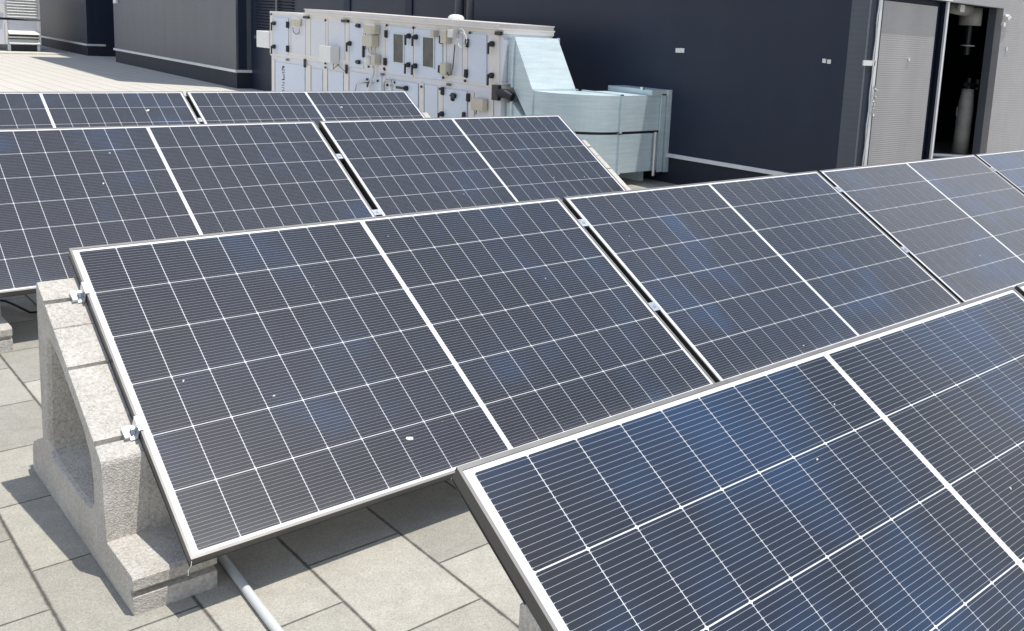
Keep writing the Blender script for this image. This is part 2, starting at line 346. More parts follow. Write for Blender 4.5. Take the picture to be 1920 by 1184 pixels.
# ------------------------------------------------------------------ ballast blocks
def block_mesh():
    x0, x1 = -0.104, 0.100
    prof = [(0.100,G),(0.100,-0.113),(0.122,-0.110),(0.122,-0.098),(0.100,-0.094),(0.100,-0.066),(0.108,-0.058),(0.306,-0.058),(0.330,0.142),(0.334,0.152),(0.345,0.160)]
    th = 0.5272; inc = lambda v: (v*math.cos(th)+0.035*math.sin(th), v*math.sin(th)-0.035*math.cos(th))
    def groove(v, w, dpt):
        a = inc(v-w); b_ = inc(v+w); c_ = inc(v); nx, nz = -math.sin(th)*dpt, math.cos(th)*dpt
        return [a, (c_[0]-nx, c_[1]-nz), b_]
    for v, w, dp in ((0.424,0.008,0.022),(0.691,0.006,0.016),(0.845,0.003,0.004),(0.953,0.008,0.022)): prof += groove(v, w, dp)
    prof += [inc(1.040), (0.930, 0.486), (0.937, 0.0), (1.060,-0.055),(1.078,-0.085),(1.080,G)]
    hole = [(0.800,0.355),(0.700,0.318),(0.600,0.262),(0.480,0.190),(0.425,0.135),(0.405,0.070),(0.405,0.010),(0.430,-0.018),(0.480,-0.030),(0.640,-0.030),(0.800,-0.026),(0.858,-0.015),(0.868,0.020),(0.856,0.180),(0.842,0.320),(0.828,0.350)]
    bm = bmesh.new(); n = len(prof)
    A = [bm.verts.new((x0,)+p) for p in prof]; B = [bm.verts.new((x1,)+p) for p in prof]
    for i in range(n): bm.faces.new((A[i], A[(i+1)%n], B[(i+1)%n], B[i]))
    cy, cz = 0.60, 0.10
    for verts, xx, sgn in ((A, x0, 1), (B, x1, -1)):
        h0 = [bm.verts.new((xx, y, z)) for y, z in hole]
        h1 = [bm.verts.new((xx+sgn*0.012, cy+(y-cy)*0.965, cz+(z-cz)*0.955)) for y, z in hole]
        h2 = [bm.verts.new((xx+sgn*(0.155 if sgn > 0 else 0.030), cy+(y-cy)*0.90, cz+0.006+(z-cz)*0.86)) for y, z in hole]
        m = len(hole)
        for P, Q in ((h0,h1),(h1,h2)):
            for i in range(m): bm.faces.new((P[i], P[(i+1)%m], Q[(i+1)%m], Q[i]))
        bm.faces.new(h2)
        e = [bm.edges.get((verts[i], verts[(i+1)%n])) for i in range(n)]+[bm.edges.get((h0[i], h0[(i+1)%m])) for i in range(m)]
        bmesh.ops.triangle_fill(bm, edges=e, use_beauty=True)
    bmesh.ops.recalc_face_normals(bm, faces=bm.faces)
    # chip and round the long arrises a little
    ed = [q for q in bm.edges if len(q.link_faces) == 2 and q.calc_face_angle(0) > 0.6 and min(abs(q.verts[0].co.x-x0), abs(q.verts[0].co.x-x1)) < 1e-4 and min(abs(q.verts[1].co.x-x0), abs(q.verts[1].co.x-x1)) < 1e-4 and abs(q.verts[0].co.x-q.verts[1].co.x) < 1e-4]
    bmesh.ops.bevel(bm, geom=ed, offset=0.0032, segments=2, affect='EDGES', profile=0.6, clamp_overlap=True)
    me = bpy.data.meshes.new('concrete_block'); bm.to_mesh(me); bm.free(); me.materials.append(m_conc); return me
ME_BLK = block_mesh()
th = 0.5272; cv, sv = math.cos(th), math.sin(th)
def slope_box(bm, x0, x1, v0, v1, n0, n1):
    M = Matrix(((1,0,0,0),(0,cv,-sv,0),(0,sv,cv,0),(0,0,0,1)))
    return bm_box(bm, x0, x1, v0, v1, n0, n1, M)
def shade_strip_mesh(v1):
    bm = bmesh.new(); slope_box(bm, -0.034, 0.034, 0.36, v1, -0.0345, -0.0315); return mesh('shade_strip', bm, m_shade_strip)  # black strip added so the open panel joints stay dark as in shade
# end clamp: a bent bracket with a bolt; mid clamp: a hat section bridging the two frames
def end_clamp(v, side):
    bm = bmesh.new(); s = side
    a, b_ = sorted((-0.002*s, -0.020*s)); slope_box(bm, a, b_, v-0.024, v+0.024, -0.0335, -0.0305)
    a, b_ = sorted((-0.0015*s, -0.0045*s)); slope_box(bm, a, b_, v-0.024, v+0.024, -0.0305, 0.0035)
    a, b_ = sorted((-0.0045*s, 0.0085*s)); slope_box(bm, a, b_, v-0.024, v+0.024, 0.0012, 0.0040)
    a, b_ = sorted((-0.020*s, -0.034*s)); slope_box(bm, a, b_, v-0.018, v+0.018, -0.0345, -0.022)
    M = Matrix(((1,0,0),(0,cv,-sv),(0,sv,cv)))
    bm_tube(bm, [M @ Vector((-0.0125*s, v, -0.030)), M @ Vector((-0.0125*s, v, -0.010))], 0.0065, 6)
    return mesh('end_clamp', bm, m_alu)
def mid_clamp(v, g):
    bm = bmesh.new(); h = g/2
    slope_box(bm, -h-0.007, h+0.007, v-0.023, v+0.023, 0.0008, 0.0038)
    slope_box(bm, -h+0.001, -h+0.0035, v-0.023, v+0.023, -0.030, 0.0008); slope_box(bm, h-0.0035, h-0.001, v-0.023, v+0.023, -0.030, 0.0008)
    M = Matrix(((1,0,0),(0,cv,-sv),(0,sv,cv)))
    bm_tube(bm, [M @ Vector((0, v, 0.0038)), M @ Vector((0, v, 0.0098))], 0.0075, 6)
    return mesh('mid_clamp', bm, m_alu)
blab = {(1,0): 'rough concrete block under the left end of the nearest panel row, mostly hidden',
        (1,1): 'hidden concrete block under the first joint of the nearest panel row',
        (2,0): 'large rough concrete block with a triangular recess standing open on the paving at left',
        (2,1): 'concrete block under the first joint of the second panel row',
        (2,2): 'concrete block under the second joint of the second panel row',
        (2,3): 'concrete block under the third joint of the second panel row, near the right edge',
        (3,0): 'concrete block at the left edge of the photo under the third panel row',
        (3,1): 'concrete block under the joint of the third panel row',
        (3,2): 'concrete block with bright sloping top at the right end of the third panel row',
        (4,0): 'concrete block under the left end of the farthest panel row',
        (4,1): 'concrete block under the joint of the farthest panel row',
        (4,2): 'small bright concrete block end at the right end of the farthest panel row'}
for r, d in ROWS.items():
    by = d['y']-d['z']/math.tan(th); sh = d['z']/math.sin(th)
    for k in range(d['n']+1):
        if (r, k) in ((1, 2), (2, 4)): continue
        x = d['x'] + (0 if k == 0 else (k*L+(k-1)*d['g'] if k == d['n'] else k*L+(k-0.5)*d['g']))
        ox, oy = (0.105, -0.035) if r == 1 else (0, 0); x += ox; bye = by+oy
        e = thing('ballast_block', blab[(r,k)], 'concrete block', (x, bye, 0), 'concrete ballast blocks under the panel rows')
        cb_ = obj('block_body', ME_BLK, e)
        pdn = obj('shade_strip', shade_strip_mesh(1.03 if k in (0, d['n']) else 1.125+sh), e)
        if k == 0: pdn.location.x = 0.045
        if k == d['n']: pdn.location.x = -0.045
        x -= ox
        for i, v in enumerate((0.955, 0.430)):
            if r == 1 and k == 0: continue
            updn = ('upper', 'lower')[i]
            if k == 0 or k == d['n']:
                me = end_clamp(v, 1 if k == 0 else -1)
                c = obj('panel_clamp', me, None, (x, by, 0)); where = 'left' if k == 0 else 'right'
                tag(c, f'{updn} silver end clamp on the {where} edge of the {rowname[r]}', 'clamp', 'silver clamps holding the solar panels')
            else:
                me = mid_clamp(v, d['g'])
                c = obj('panel_clamp', me, None, (x, by, 0))
                tag(c, f'{updn} silver clamp in the {ordn[k-1]} joint of the {rowname[r]}', 'clamp', 'silver clamps holding the solar panels')

# ------------------------------------------------------------------ conduit and cables on the paving
bm = bmesh.new(); bm_tube(bm, [(0.150+(y-0.18)*0.045+0.0015*math.sin(7*y), y, G+0.0125) for y in [1.35-0.15*i for i in range(20)]], 0.0115, 14)
single('conduit', bm, m_pipe, 'thin pale grey plastic pipe lying on the paving beside the concrete block', 'pipe', smooth=True)
bm = bmesh.new(); bm_tube(bm, [(0.11+0.03*i, 2.9+0.14*math.sin(i*0.8), G+0.012+0.02*abs(math.sin(i*0.6))) for i in range(14)], 0.006, 6)
single('cable', bm, m_black, 'black cable lying in the shade under the third panel row', 'cable', smooth=True)

# ------------------------------------------------------------------ buildings
a2 = math.atan2(0.34, 8.75)
def wall_slab(bm, x, y0, y1, z0, z1, depth, az, px=None, py=None):
    """box whose -X face follows azimuth az through (x, y0)"""
    M = Matrix.Translation((x, y0, 0)) @ Matrix.Rotation(-az, 4, 'Z'); ln = (y1-y0)/math.cos(az)
    bm_box(bm, 0, depth, 0, ln, z0, z1, M)
# near dark block (wall W) -------------------------------------------------
azW = math.radians(-3.0); HW = 2.62; yW0 = 2.2
xW = 6.2+(yW0-4.4)*math.tan(azW)
near = thing('dark_clad_building', 'navy blue clad building with a pale strip low on its wall, behind the duct', 'building', (xW, yW0, G))
yW1 = 7.45
xc, xh, xo0, xo1 = 6.52, 7.62, 7.74, 8.76                # door, jamb, opening
bm = bmesh.new()
xW1 = xW+(yW1-yW0)*math.tan(azW)
bm_prism(bm, [(xW,yW0),(xc-0.03,yW0),(xc-0.03,3.6),(xo1,3.6),(xo1,yW1),(xW1,yW1)], 'Z', 0.14, HW)
part('wall', bm, m_wall, near)
bm = bmesh.new(); bm_prism(bm, [(xW+0.012,yW0+0.01),(xc-0.04,yW0+0.01),(xc-0.04,3.59),(xo1-0.01,3.59),(xo1-0.01,yW1-0.01),(xW1+0.012,yW1-0.01)], 'Z', G, 0.1395); part('plinth', bm, m_plinth, near)
bm = bmesh.new(); wall_slab(bm, xW-0.022, yW0-0.02, yW1, 0.104, 0.142, 0.03, azW); part('base_trim', bm, m_trim, near)
# light corner flashing and cable
bm = bmesh.new(); wall_slab(bm, xW-0.006, yW0-0.006, 2.36, 0.15, HW, 0.03, azW); part('corner_flashing', bm, m_walla, near)
bm = bmesh.new(); bm_prism(bm, [(xW1-0.03,yW1-0.03),(xo1+0.2,yW1-0.03),(xo1+0.2,yW0+1.3),(xW+0.3,yW0+1.3),(xW+0.3,yW0-0.03),(xW-0.03,yW0-0.03)], 'Z', HW, HW+0.08)
part('roof_edge', bm, m_trim, near)
# ribbed front with a door and a service opening (faces -Y)
XR = 10.9
front = thing('plant_room', 'light silver ribbed plant room with a ribbed door and a dark service opening at right', 'building', (xc, yW0, G))
HR = HW-0.002
bm = bmesh.new()
bm_box(bm, xo1, 16, yW0-0.02, yW0+0.05, G, HR)                     # wall right of the opening
bm_box(bm, xc+0.0, xo1, yW0-0.02, yW0+0.05, 1.755, HR)             # lintel
part('wall', bm, m_ribv, front)
bm = bmesh.new(); bm_box(bm, XR+0.01, 16, yW0+0.06, 9, G, HR-0.01); bm_box(bm, xo1+0.01, XR+0.009, yW0+1.4, 9, G, HR-0.01); bm_box(bm, xo1+0.01, XR+0.009, yW0+0.06, yW0+1.39, 1.81, HR-0.01); part('room_body', bm, m_deep, front)
bm = bmesh.new()
bm_box(bm, xh+0.012, xh+0.045, yW0-0.008, yW0+0.012, G, 1.753)        # light post
bm_box(bm, xc-0.06, xc-0.02, yW0-0.012, yW0+0.012, G, 1.753)
bm_box(bm, xc-0.06, xh+0.04, yW0-0.037, yW0-0.0225, 1.757, 1.80)
part('door_frame', bm, m_trim, front)
bm = bmesh.new(); bm_box(bm, xc-0.02, xh+0.010, yW0+0.07, yW0+0.09, G, 1.75); part('door_surround', bm, m_deep, front)
dr = part('door', (lambda b_: (bm_box(b_, xc+0.055, xh-0.115, yW0+0.022, yW0+0.06, G+0.01, 1.70), b_)[1])(bmesh.new()), m_rib, front)
bm = bmesh.new()
p = onY(1703,112,yW0+0.02); bm_box(bm, p.x-0.012, p.x+0.012, yW0+0.008, yW0+0.0215, p.z-0.012, p.z+0.012); part('door_stud', bm, m_white, dr)
bm = bmesh.new()
bm_box(bm, xh+0.042, xo0-0.032, yW0+0.02, yW0+0.06, G, 1.753)
part('jamb_panel', bm, m_deep, front)
XR = 10.9
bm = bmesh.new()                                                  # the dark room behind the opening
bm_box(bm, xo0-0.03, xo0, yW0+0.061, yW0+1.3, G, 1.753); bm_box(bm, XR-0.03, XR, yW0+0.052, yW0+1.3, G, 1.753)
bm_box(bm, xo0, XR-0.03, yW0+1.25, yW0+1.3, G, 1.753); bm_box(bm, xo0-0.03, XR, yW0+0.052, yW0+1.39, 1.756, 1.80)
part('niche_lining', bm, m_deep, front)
bm = bmesh.new(); bm_box(bm, xo1-0.004, xo1+0.03, yW0+0.0505, yW0+0.13, 0.201, 1.755); part('reveal', bm, m_walla, front)
bm = bmesh.new(); bm_box(bm, xo0+0.002, XR-0.032, yW0+0.051, yW0+1.245, G, 0.20); bm_box(bm, xo0+0.002, xo1-0.002, yW0-0.01, yW0+0.0508, G, 0.20); part('niche_floor', bm, simple('dusty_concrete_sill', (0.30,0.30,0.28), 0.9), front)
# pipes in the niche
yp = yW0+0.30
def cyl(bm, p0, p1, r, seg=16): bm_tube(bm, [p0, p1], r, seg)
pw = thing('service_pipe', 'fat grey wrapped pipe rising from the floor inside the dark opening', 'pipe', (onY(1800,282,yp).x, yp, 0.2))
a = onY(1800,282,yp); b_ = onY(1812,172,yp)
bm = bmesh.new(); bm_tube(bm, [(a.x,yp,0.2),(a.x+0.012,yp,b_.z-0.16),(a.x+0.016,yp,b_.z-0.02),(a.x+0.018,yp,b_.z+0.028)], [0.083,0.080,0.066,0.060], 16); part('pipe_wrap', bm, m_wrap, pw, smooth=True)
bm = bmesh.new(); bm_tube(bm, [(a.x+0.02,yp,b_.z+0.031),(a.x+0.02,yp,b_.z+0.14)], 0.028, 10); bm_tube(bm, [(a.x-0.09,yp-0.02,b_.z+0.075),(a.x+0.22,yp-0.02,b_.z+0.06)], 0.024, 8); bm_tube(bm, [(a.x+0.18,yp-0.02,b_.z+0.02),(a.x+0.18,yp-0.02,b_.z+0.13)], 0.03, 8); part('valve', bm, m_black, pw)
q = onY(1794,205,yp-0.095); bm = bmesh.new(); bm_box(bm, q.x-0.01, q.x+0.012, yp-0.100, yp-0.094, q.z-0.07, q.z+0.02); part('arrow_mark', bm, m_text, pw)
q0 = onY(1822,15,yp); q1 = onY(1818,48,yp)
pw = thing('service_pipe', 'grey insulated pipe coming down from the lintel inside the dark opening', 'pipe', (q0.x, yp, q1.z))
bm = bmesh.new(); bm_tube(bm, [(q0.x,yp,1.75),(q0.x,yp,q1.z)], 0.11, 16); bm_tube(bm, [(q0.x-0.10,yp,q0.z-0.02),(q0.x-0.5,yp,q0.z+0.0)], 0.075, 14); part('pipe_wrap', bm, m_wrap, pw, smooth=True)
q = onY(1802,15,yp-0.12); bm = bmesh.new(); bm_box(bm, q.x-0.05, q.x+0.04, yp-0.14, yp-0.112, q.z-0.04, q.z+0.05); part('gauge_plate', bm, m_white, pw)
bm = bmesh.new(); bm_tube(bm, [(q0.x,yp,q1.z-0.002),(q0.x,yp,q1.z-0.30)], 0.03, 10)
part('valve', bm, m_black, pw)
bm = bmesh.new(); bm_tube(bm, [(q0.x,yp,q1.z-0.20),(q0.x,yp,q1.z-0.212)], 0.07, 14); part('hand_wheel', bm, m_wrap, pw)
q = onY(1835,33,yW0+0.3); bm = bmesh.new(); bm_tube(bm, [(q.x,yW0+0.30,q.z),(q.x,yW0+0.33,q.z)], 0.035, 14); part('gauge', bm, m_white, pw)
bm = bmesh.new(); p0 = onY(1752,262,yW0+0.8); p1 = onY(1783,276,yW0+0.3); bm_tube(bm, [(xo0+0.05,yW0+0.9,0.24),(a.x-0.02,yW0+0.15,0.225)], 0.018, 8)
single('floor_pipe', bm, m_trim, 'thin pale pipe along the floor of the dark service opening', 'pipe')
bm = bmesh.new(); bm_tube(bm, [(0.001,0.0,-0.004),(-0.002,-0.004,-0.014),(-0.009,-0.004,-0.024),(-0.010,-0.006,-0.036)], 0.0007, 5)
f_ = mesh('fibre', bm, m_white); M2 = Matrix.Rotation(-0.5272, 4, 'X'); f_.transform(M2); obj('loose_fibre', f_, panels[(2,0)])
# small fixtures
def fixture(name, pos, s, m, label, cat, group=None):
    bm = bmesh.new(); x, y, z = pos; bm_box(bm, x-s[0], x+s[0], y-s[1], y+s[1], z-s[2], z+s[2])
    return single(name, bm, m, label, cat, group)
nW = (math.cos(azW), -math.sin(azW), 0)
def onW(x, y): return survey(x, y, (6.2, 4.4, 0), nW)
for (a_, b_), (lb) in zip(((1272,95),(1279,95)), ('left half of the white tag pair on the navy wall right of the duct','right half of the white tag pair on the navy wall right of the duct')):
    q = onW(a_, b_); fixture('wall_tag', (q.x-0.004, q.y, q.z), (0.003,0.032,0.022), m_white, lb, 'tag', 'small white tags on the navy wall')
for (a_, b_), (lb) in zip(((1546,114.5),(1555,116)), ('left half of the white tag pair on the navy wall near its corner','right half of the white tag pair on the navy wall near its corner')):
    q = onW(a_, b_); fixture('wall_tag', (q.x-0.004, q.y, q.z), (0.003,0.018,0.018), m_white, lb, 'tag', 'small white tags on the navy wall')
q = onY(1607,118,yW0-0.01); 
bm = bmesh.new(); bm_box(bm, xW-0.02, xW+0.16, yW0-0.012, yW0-0.001, q.z-0.022, q.z+0.022); single('wall_tag', bm, m_white, 'white tag wrapped on the corner of the navy wall beside the door', 'tag', 'small white tags on the navy wall')
bm = bmesh.new(); pts = []
for i in range(26):
    t_ = i/25; q = onY(1650-36*t_, 310*t_, yW0-0.012); pts.append((6.44+0.006*math.sin(i*1.3), yW0-0.012, 1.75-1.55*t_))
bm_tube(bm, pts, 0.006, 6); single('wall_cable', bm, m_white, 'thin white cable running down beside the ribbed door', 'cable')
bm = bmesh.new(); rnd = random.Random(3)
pts = [(6.485+0.02*math.sin(i*1.9), yW0-0.03-0.01*math.cos(i*2.3), 0.72+i*0.02) for i in range(14)]; bm_tube(bm, pts, 0.009, 6)
single('cable_tie_bundle', bm, m_pipe, 'pale knotted end of cable hanging on the frame of the ribbed door', 'cable')
q = onY(1887,33,yW0-0.03); bm = bmesh.new(); bm_tube(bm, [(q.x,yW0-0.02,q.z),(q.x,yW0-0.06,q.z)], 0.028, 12); bm_tube(bm, [(q.x-0.07,yW0-0.045,q.z+0.01),(q.x+0.06,yW0-0.045,q.z+0.0)], 0.012, 8); bm_tube(bm, [(q.x-0.06,yW0-0.02,q.z-0.075),(q.x-0.06,yW0-0.05,q.z-0.075)], 0.024, 10)
single('wall_fitting', bm, m_white, 'small white fitting with two knobs on the ribbed wall right of the opening', 'fitting')
q = onY(1888,92,yW0-0.03); fixture('wall_bolt', (q.x, yW0-0.026, q.z), (0.018,0.005,0.018), m_galv, 'small round stain-like bolt on the ribbed wall under the white fitting', 'bolt')

# set-back wall behind the air handling unit -------------------------------
back = thing('set_back_wall', 'dark panelled wall with louvres and dark joints behind the air handling unit', 'building', (6.95, 7.5, G))
bm = bmesh.new(); bm_box(bm, 6.95, 12, 7.46, 16.14, G, 3.2); part('wall', bm, m_wall, back)
X6 = 6.95
def seam(px, w=0.05, dp=0.02):
    q = onX(px, 5, X6); bm_box(bm, X6-dp, X6-0.001, q.y-w, q.y+w, G, 3.19)
bm = bmesh.new(); seam(652, 0.10); seam(768, 0.09); part('joint_cover', bm, m_deep, back)
ya, yb = onX(552,10,X6).y, onX(480,10,X6).y
bm = bmesh.new(); z = 0.9
while z < 3.0:
    bm_prism(bm, [(X6-0.002, z), (X6-0.035, z+0.004), (X6-0.035, z+0.010), (X6-0.002, z+0.034)], 'Y', ya+0.02, yb-0.02); z += 0.055
part('louvre', bm, m_wall, back)
bm = bmesh.new(); q = onX(522,10,X6); bm_box(bm, X6-0.045, X6-0.036, q.y-0.04, q.y+0.04, 0.9, 3.0); bm_box(bm, X6-0.045, X6-0.001, ya, yb, 0.82, 0.88); part('louvre_mullion', bm, m_walla, back)
for px, lb in ((862, 'dark round downpipe on the wall behind the roof vent'), (884, 'second dark downpipe, right of the one behind the roof vent')):
    q = onX(px, 5, 6.86); bm = bmesh.new(); bm_tube(bm, [(6.86, q.y, G), (6.86, q.y, 3.3)], 0.065, 14)
    single('downpipe', bm, m_walla, lb, 'downpipe', 'dark downpipes on the wall behind the unit', smooth=True)

# tall slate building at the left ------------------------------------------
HA = 10.4; nA = (math.cos(a2), -math.sin(a2), 0)
A = thing('slate_clad_building', 'tall slate grey clad building left of the air handling unit, pale strip at its foot', 'building', (6.66, 16.15, G))
bm = bmesh.new(); wall_slab(bm, 6.66, 16.15, 24.88, 0.19, HA, 6, a2); part('wall', bm, m_walla, A)
bm = bmesh.new(); wall_slab(bm, 6.675, 16.165, 24.87, G, 0.188, 5.9, a2); part('plinth', bm, m_plinth, A)
bm = bmesh.new(); wall_slab(bm, 6.63, 16.12, 24.9, 0.150, 0.202, 0.34, a2); part('base_trim', bm, m_trim, A)
bm = bmesh.new(); bm_box(bm, 6.70, 12.5, 16.142, 16.149, 0.203, HA); part('end_face', bm, m_deep, A)
q = survey(219, 3, (6.66,16.15,0), nA); fixture('wall_light', (q.x-0.03, q.y, q.z), (0.03,0.10,0.05), m_white, 'small white fitting high on the slate wall at far left', 'wall fitting')
# recess and far building
rc = thing('recessed_wall', 'narrow dark recessed wall between the two slate buildings at left', 'building', (8.0, 24.9, G))
bm = bmesh.new(); bm_box(bm, 8.0, 12, 24.92, 28.0, G, HA); part('wall', bm, m_deep, rc)
B = thing('slate_clad_building', 'farther slate building at the upper left, behind the white ventilation unit', 'building', (7.12, 27.8, G))
bm = bmesh.new(); wall_slab(bm, 7.12, 27.8, 60, 0.17, HA, 6, a2); part('wall', bm, m_wall, B)
bm = bmesh.new(); wall_slab(bm, 7.135, 27.82, 60, G, 0.168, 5.9, a2); part('plinth', bm, m_plinth, B)
bm = bmesh.new(); wall_slab(bm, 7.09, 27.77, 60, 0.125, 0.180, 0.5, a2); part('base_trim', bm, m_trim, B)
bm = bmesh.new(); bm_box(bm, 7.17, 12.5, 27.792, 27.799, 0.181, HA); part('end_face', bm, m_deep, B)

# ------------------------------------------------------------------ air handling unit
XA, XB, YN, YF = 4.90, 5.52, 5.33, 10.62
ahu = thing('air_handling_unit', 'long white two-storey air handling unit with handles, hatches and two dark windows', 'air handling unit', (XA, YN, G))
def zs(y, z): return z*(1+0.0106*(y-YN)) if z > 0 else z
def ybox(bm, x0, x1, y0, y1, z0, z1):
    for v in bm_box(bm, x0, x1, y0, y1, z0, z1): v.co.z = zs(v.co.y, v.co.z)
bm = bmesh.new(); ybox(bm, XA, XB, YN, YF, 0.775, 1.235); part('upper_casing', bm, m_casing, ahu)
bm = bmesh.new(); ybox(bm, XA+0.004, XB, YN+0.01, YF-0.02, -0.06, 0.700); part('lower_casing', bm, m_casing, ahu)
bm = bmesh.new(); ybox(bm, XA-0.004, XB, YN-0.005, YF, 0.702, 0.737); ybox(bm, XA-0.008, XB+0.002, YN-0.008, YF+0.01, 0.740, 0.773); part('middle_rail', bm, m_cream, ahu)
bm = bmesh.new(); ybox(bm, XA+0.02, XB-0.02, YN+0.05, YF-0.05, G, -0.061); part('base_frame', bm, m_galv, ahu)
bm = bmesh.new(); ybox(bm, XA-0.006, XB+0.01, YN-0.01, YF+0.01, 1.236, 1.272); part('top_rail', bm, m_cream, ahu)
yr0 = onX(945,48,XA).y; yr1 = onX(577,18,XA).y
bm = bmesh.new(); ybox(bm, XA-0.06, XB+0.03, yr0, yr1, 1.2735, 1.290); ybox(bm, XA-0.045, XB+0.02, yr0+0.01, yr1-0.01, 1.2905, 1.325); ybox(bm, XA-0.055, XB+0.025, yr0, yr1, 1.3255, 1.335); part('roof_cover', bm, m_cream, ahu)
q = onX(855,40,XA+0.1); bm = bmesh.new(); bm_tube(bm, [(XA+0.1,q.y,1.33),(XA+0.1,q.y,1.375),(XA+0.1,q.y,1.395),(XA+0.1,q.y,1.405)], [0.085,0.085,0.065,0.03], 16); part('vent_cap', bm, m_white, ahu, smooth=True)
def frect(xl, yt, xr, yb_, X=XA):
    P = onX(xl, yt, X); Q = onX(xr, yb_, X); P2 = onX(xl, yb_, X); Q2 = onX(xr, yt, X)
    return Q.y, P.y, (P.z, Q2.z), (P2.z if yb_ > yt else P.z, Q.z)
def fpanel(name, m, tl, tr, br, bl, d0, d1, parent=ahu, label=None):
    """a flat sheet on the long face given by its four surveyed corners, d0..d1 proud of the face"""
    bm = bmesh.new(); c = [onX(p[0], p[1], XA) for p in (tl, tr, br, bl)]
    a = [bm.verts.new((XA-d1, q.y, q.z)) for q in c]; b2 = [bm.verts.new((XA-d0, q.y, q.z)) for q in c]
    bm.faces.new(a); bm.faces.new(b2[::-1])
    for i in range(4): bm.faces.new((a[i], b2[i], b2[(i+1)%4], a[(i+1)%4]))
    return part(name, bm, m, parent, label=label)
S = lambda x: 0.135*(x)      # slope of lines on the face per px, roughly
# posts (cream vertical profiles)
for x0, x1, yt, yb_ in ((506,513,27,101),(543,546,34,105),(574,584,34,112),(612,616,38,118),(648,656,41,124),(724,728,48,139),(776,780,53,147),(832,838,57,152),(868,879,62,157),(914,941,66,161)):
    c_ = (x0+x1)/2; h_ = (x1-x0)*0.36; x0, x1 = c_-h_, c_+h_
    fpanel('post', m_cream, (x0,yt),(x1,yt+0.07*(x1-x0)),(x1,yb_+0.14*(x1-x0)),(x0,yb_), 0.001, 0.006)
for x0, x1, yt in ((511,516,112),(573,584,122),(606,615,127),(645,655,131),(786,796,155),(822,832,162),(878,890,172),(916,926,178)):
    c_ = (x0+x1)/2; h_ = (x1-x0)*0.42; x0, x1 = c_-h_, c_+h_
    fpanel('post', m_cream, (x0,yt),(x1,yt+0.14*(x1-x0)),(x1,yt+95),(x0,yt+95), 0.001, 0.0065)
# sheets and doors
for tl, tr, br, bl in (((547,37),(573,39),(573,109),(547,105)),((585,40),(611,42),(611,117),(585,113)),((617,43),(647,45),(647,122),(617,118)),((840,62),(867,64),(867,155),(840,151)),
                       ((684,47),(723,50),(723,137),(684,132))):
    fpanel('side_sheet', m_casing, tl, tr, br, bl, 0.001, 0.005)
for tl, tr, br, bl in (((517,116),(572,124),(572,220),(517,220)),((585,128),(605,131),(605,230),(585,230)),((616,132),(644,136),(644,235),(616,235)),((657,134),(716,143),(716,235),(657,235)),((797,158),(821,162),(821,250),(797,250))):
    fpanel('side_sheet', m_sheet, tl, tr, br, bl, 0.001, 0.005)
doors = []
for tl, tr, br, bl in (((514,32),(542,34.5),(542,104),(514,100)),((657,43),(683,46),(683,129),(657,125)),((728.5,49),(776,54),(776,145),(728.5,138.5)),((780,55),(831,59),(831,150),(780,145.5)),((879.5,63),(913.5,66),(913.5,158),(879.5,154)),
                       ((720,148),(785,157),(785,240),(720,235)),((833,166),(877,172),(877,250),(833,245))):
    doors.append(fpanel('hatch', m_sheet, tl, tr, br, bl, 0.001, 0.012))
for k, (tl, tr, br, bl) in ((2, ((739,62),(760,64),(760,121),(739,118))), (3, ((794,68),(817,70),(817,130),(794,126)))):
    # hollow grey surround and dark glass
    bm = bmesh.new(); c = [onX(p[0], p[1], XA) for p in (tl, tr, br, bl)]
    o = [bm.verts.new((XA-0.020, q.y, q.z)) for q in c]; mid = sum(c, Vector())/4
    i_ = [bm.verts.new((XA-0.020, mid.y+(q.y-mid.y)*0.84, mid.z+(q.z-mid.z)*0.93)) for q in c]
    o2 = [bm.verts.new((XA-0.0125, q.y, q.z)) for q in c]; i2 = [bm.verts.new((XA-0.0125, v.co.y, v.co.z)) for v in i_]
    for n_ in range(4):
        j = (n_+1)%4; bm.faces.new((o[n_],o[j],i_[j],i_[n_])); bm.faces.new((o[n_],o2[n_],o2[j],o[j])); bm.faces.new((i_[n_],i_[j],i2[j],i2[n_]))
    wf = part('window', bm, m_galv, doors[k])
    bm = bmesh.new(); a = [bm.verts.new((XA-0.0140, mid.y+(q.y-mid.y)*0.85, mid.z+(q.z-mid.z)*0.94)) for q in c]; bm.faces.new(a)
    part('window_pane', bm, m_glassdk, doors[k])
# handles and hinges
def handle(x, y, lever=1, horiz=False, par=ahu):
    q = onX(x, y, XA); bm = bmesh.new()
    bm_tube(bm, [(XA-0.012, q.y, q.z),(XA-0.040, q.y, q.z),(XA-0.052, q.y, q.z)], [0.030,0.028,0.018], 12)
    if horiz: bm_box(bm, XA-0.062, XA-0.045, q.y-0.01, q.y+0.16, q.z-0.014, q.z+0.014)
    elif lever: bm_box(bm, XA-0.060, XA-0.045, q.y+0.010, q.y+0.030, q.z-0.100, q.z+0.010)
    part('hatch_handle', bm, m_black, par)
for x, y, lv, dk in ((517,44,1,0),(517,88,1,0),(659,82,1,1),(770,68,1,2),(769,122,1,2),(783,70,1,3),(782,124,1,3),(926,83,1,4),(925,142,1,4),(832,214,1,6)): handle(x, y, lv)
handle(765,166,0,True)
def hinge(x, y, r=0.023):
    q = onX(x, y, XA); bm = bmesh.new(); bm_tube(bm, [(XA-0.010,q.y,q.z-0.035),(XA-0.024,q.y,q.z-0.035),(XA-0.024,q.y,q.z+0.0),(XA-0.024,q.y,q.z+0.035)], [0.02,r,r*0.9,0.02], 8); part('hinge', bm, m_black, ahu)
for x, y in ((542,46),(542,91),(727,63),(725,115),(830,74),(828,129),(879,80),(877,137),(852,181),(873,217),(833,170),(881,182)): hinge(x, y)
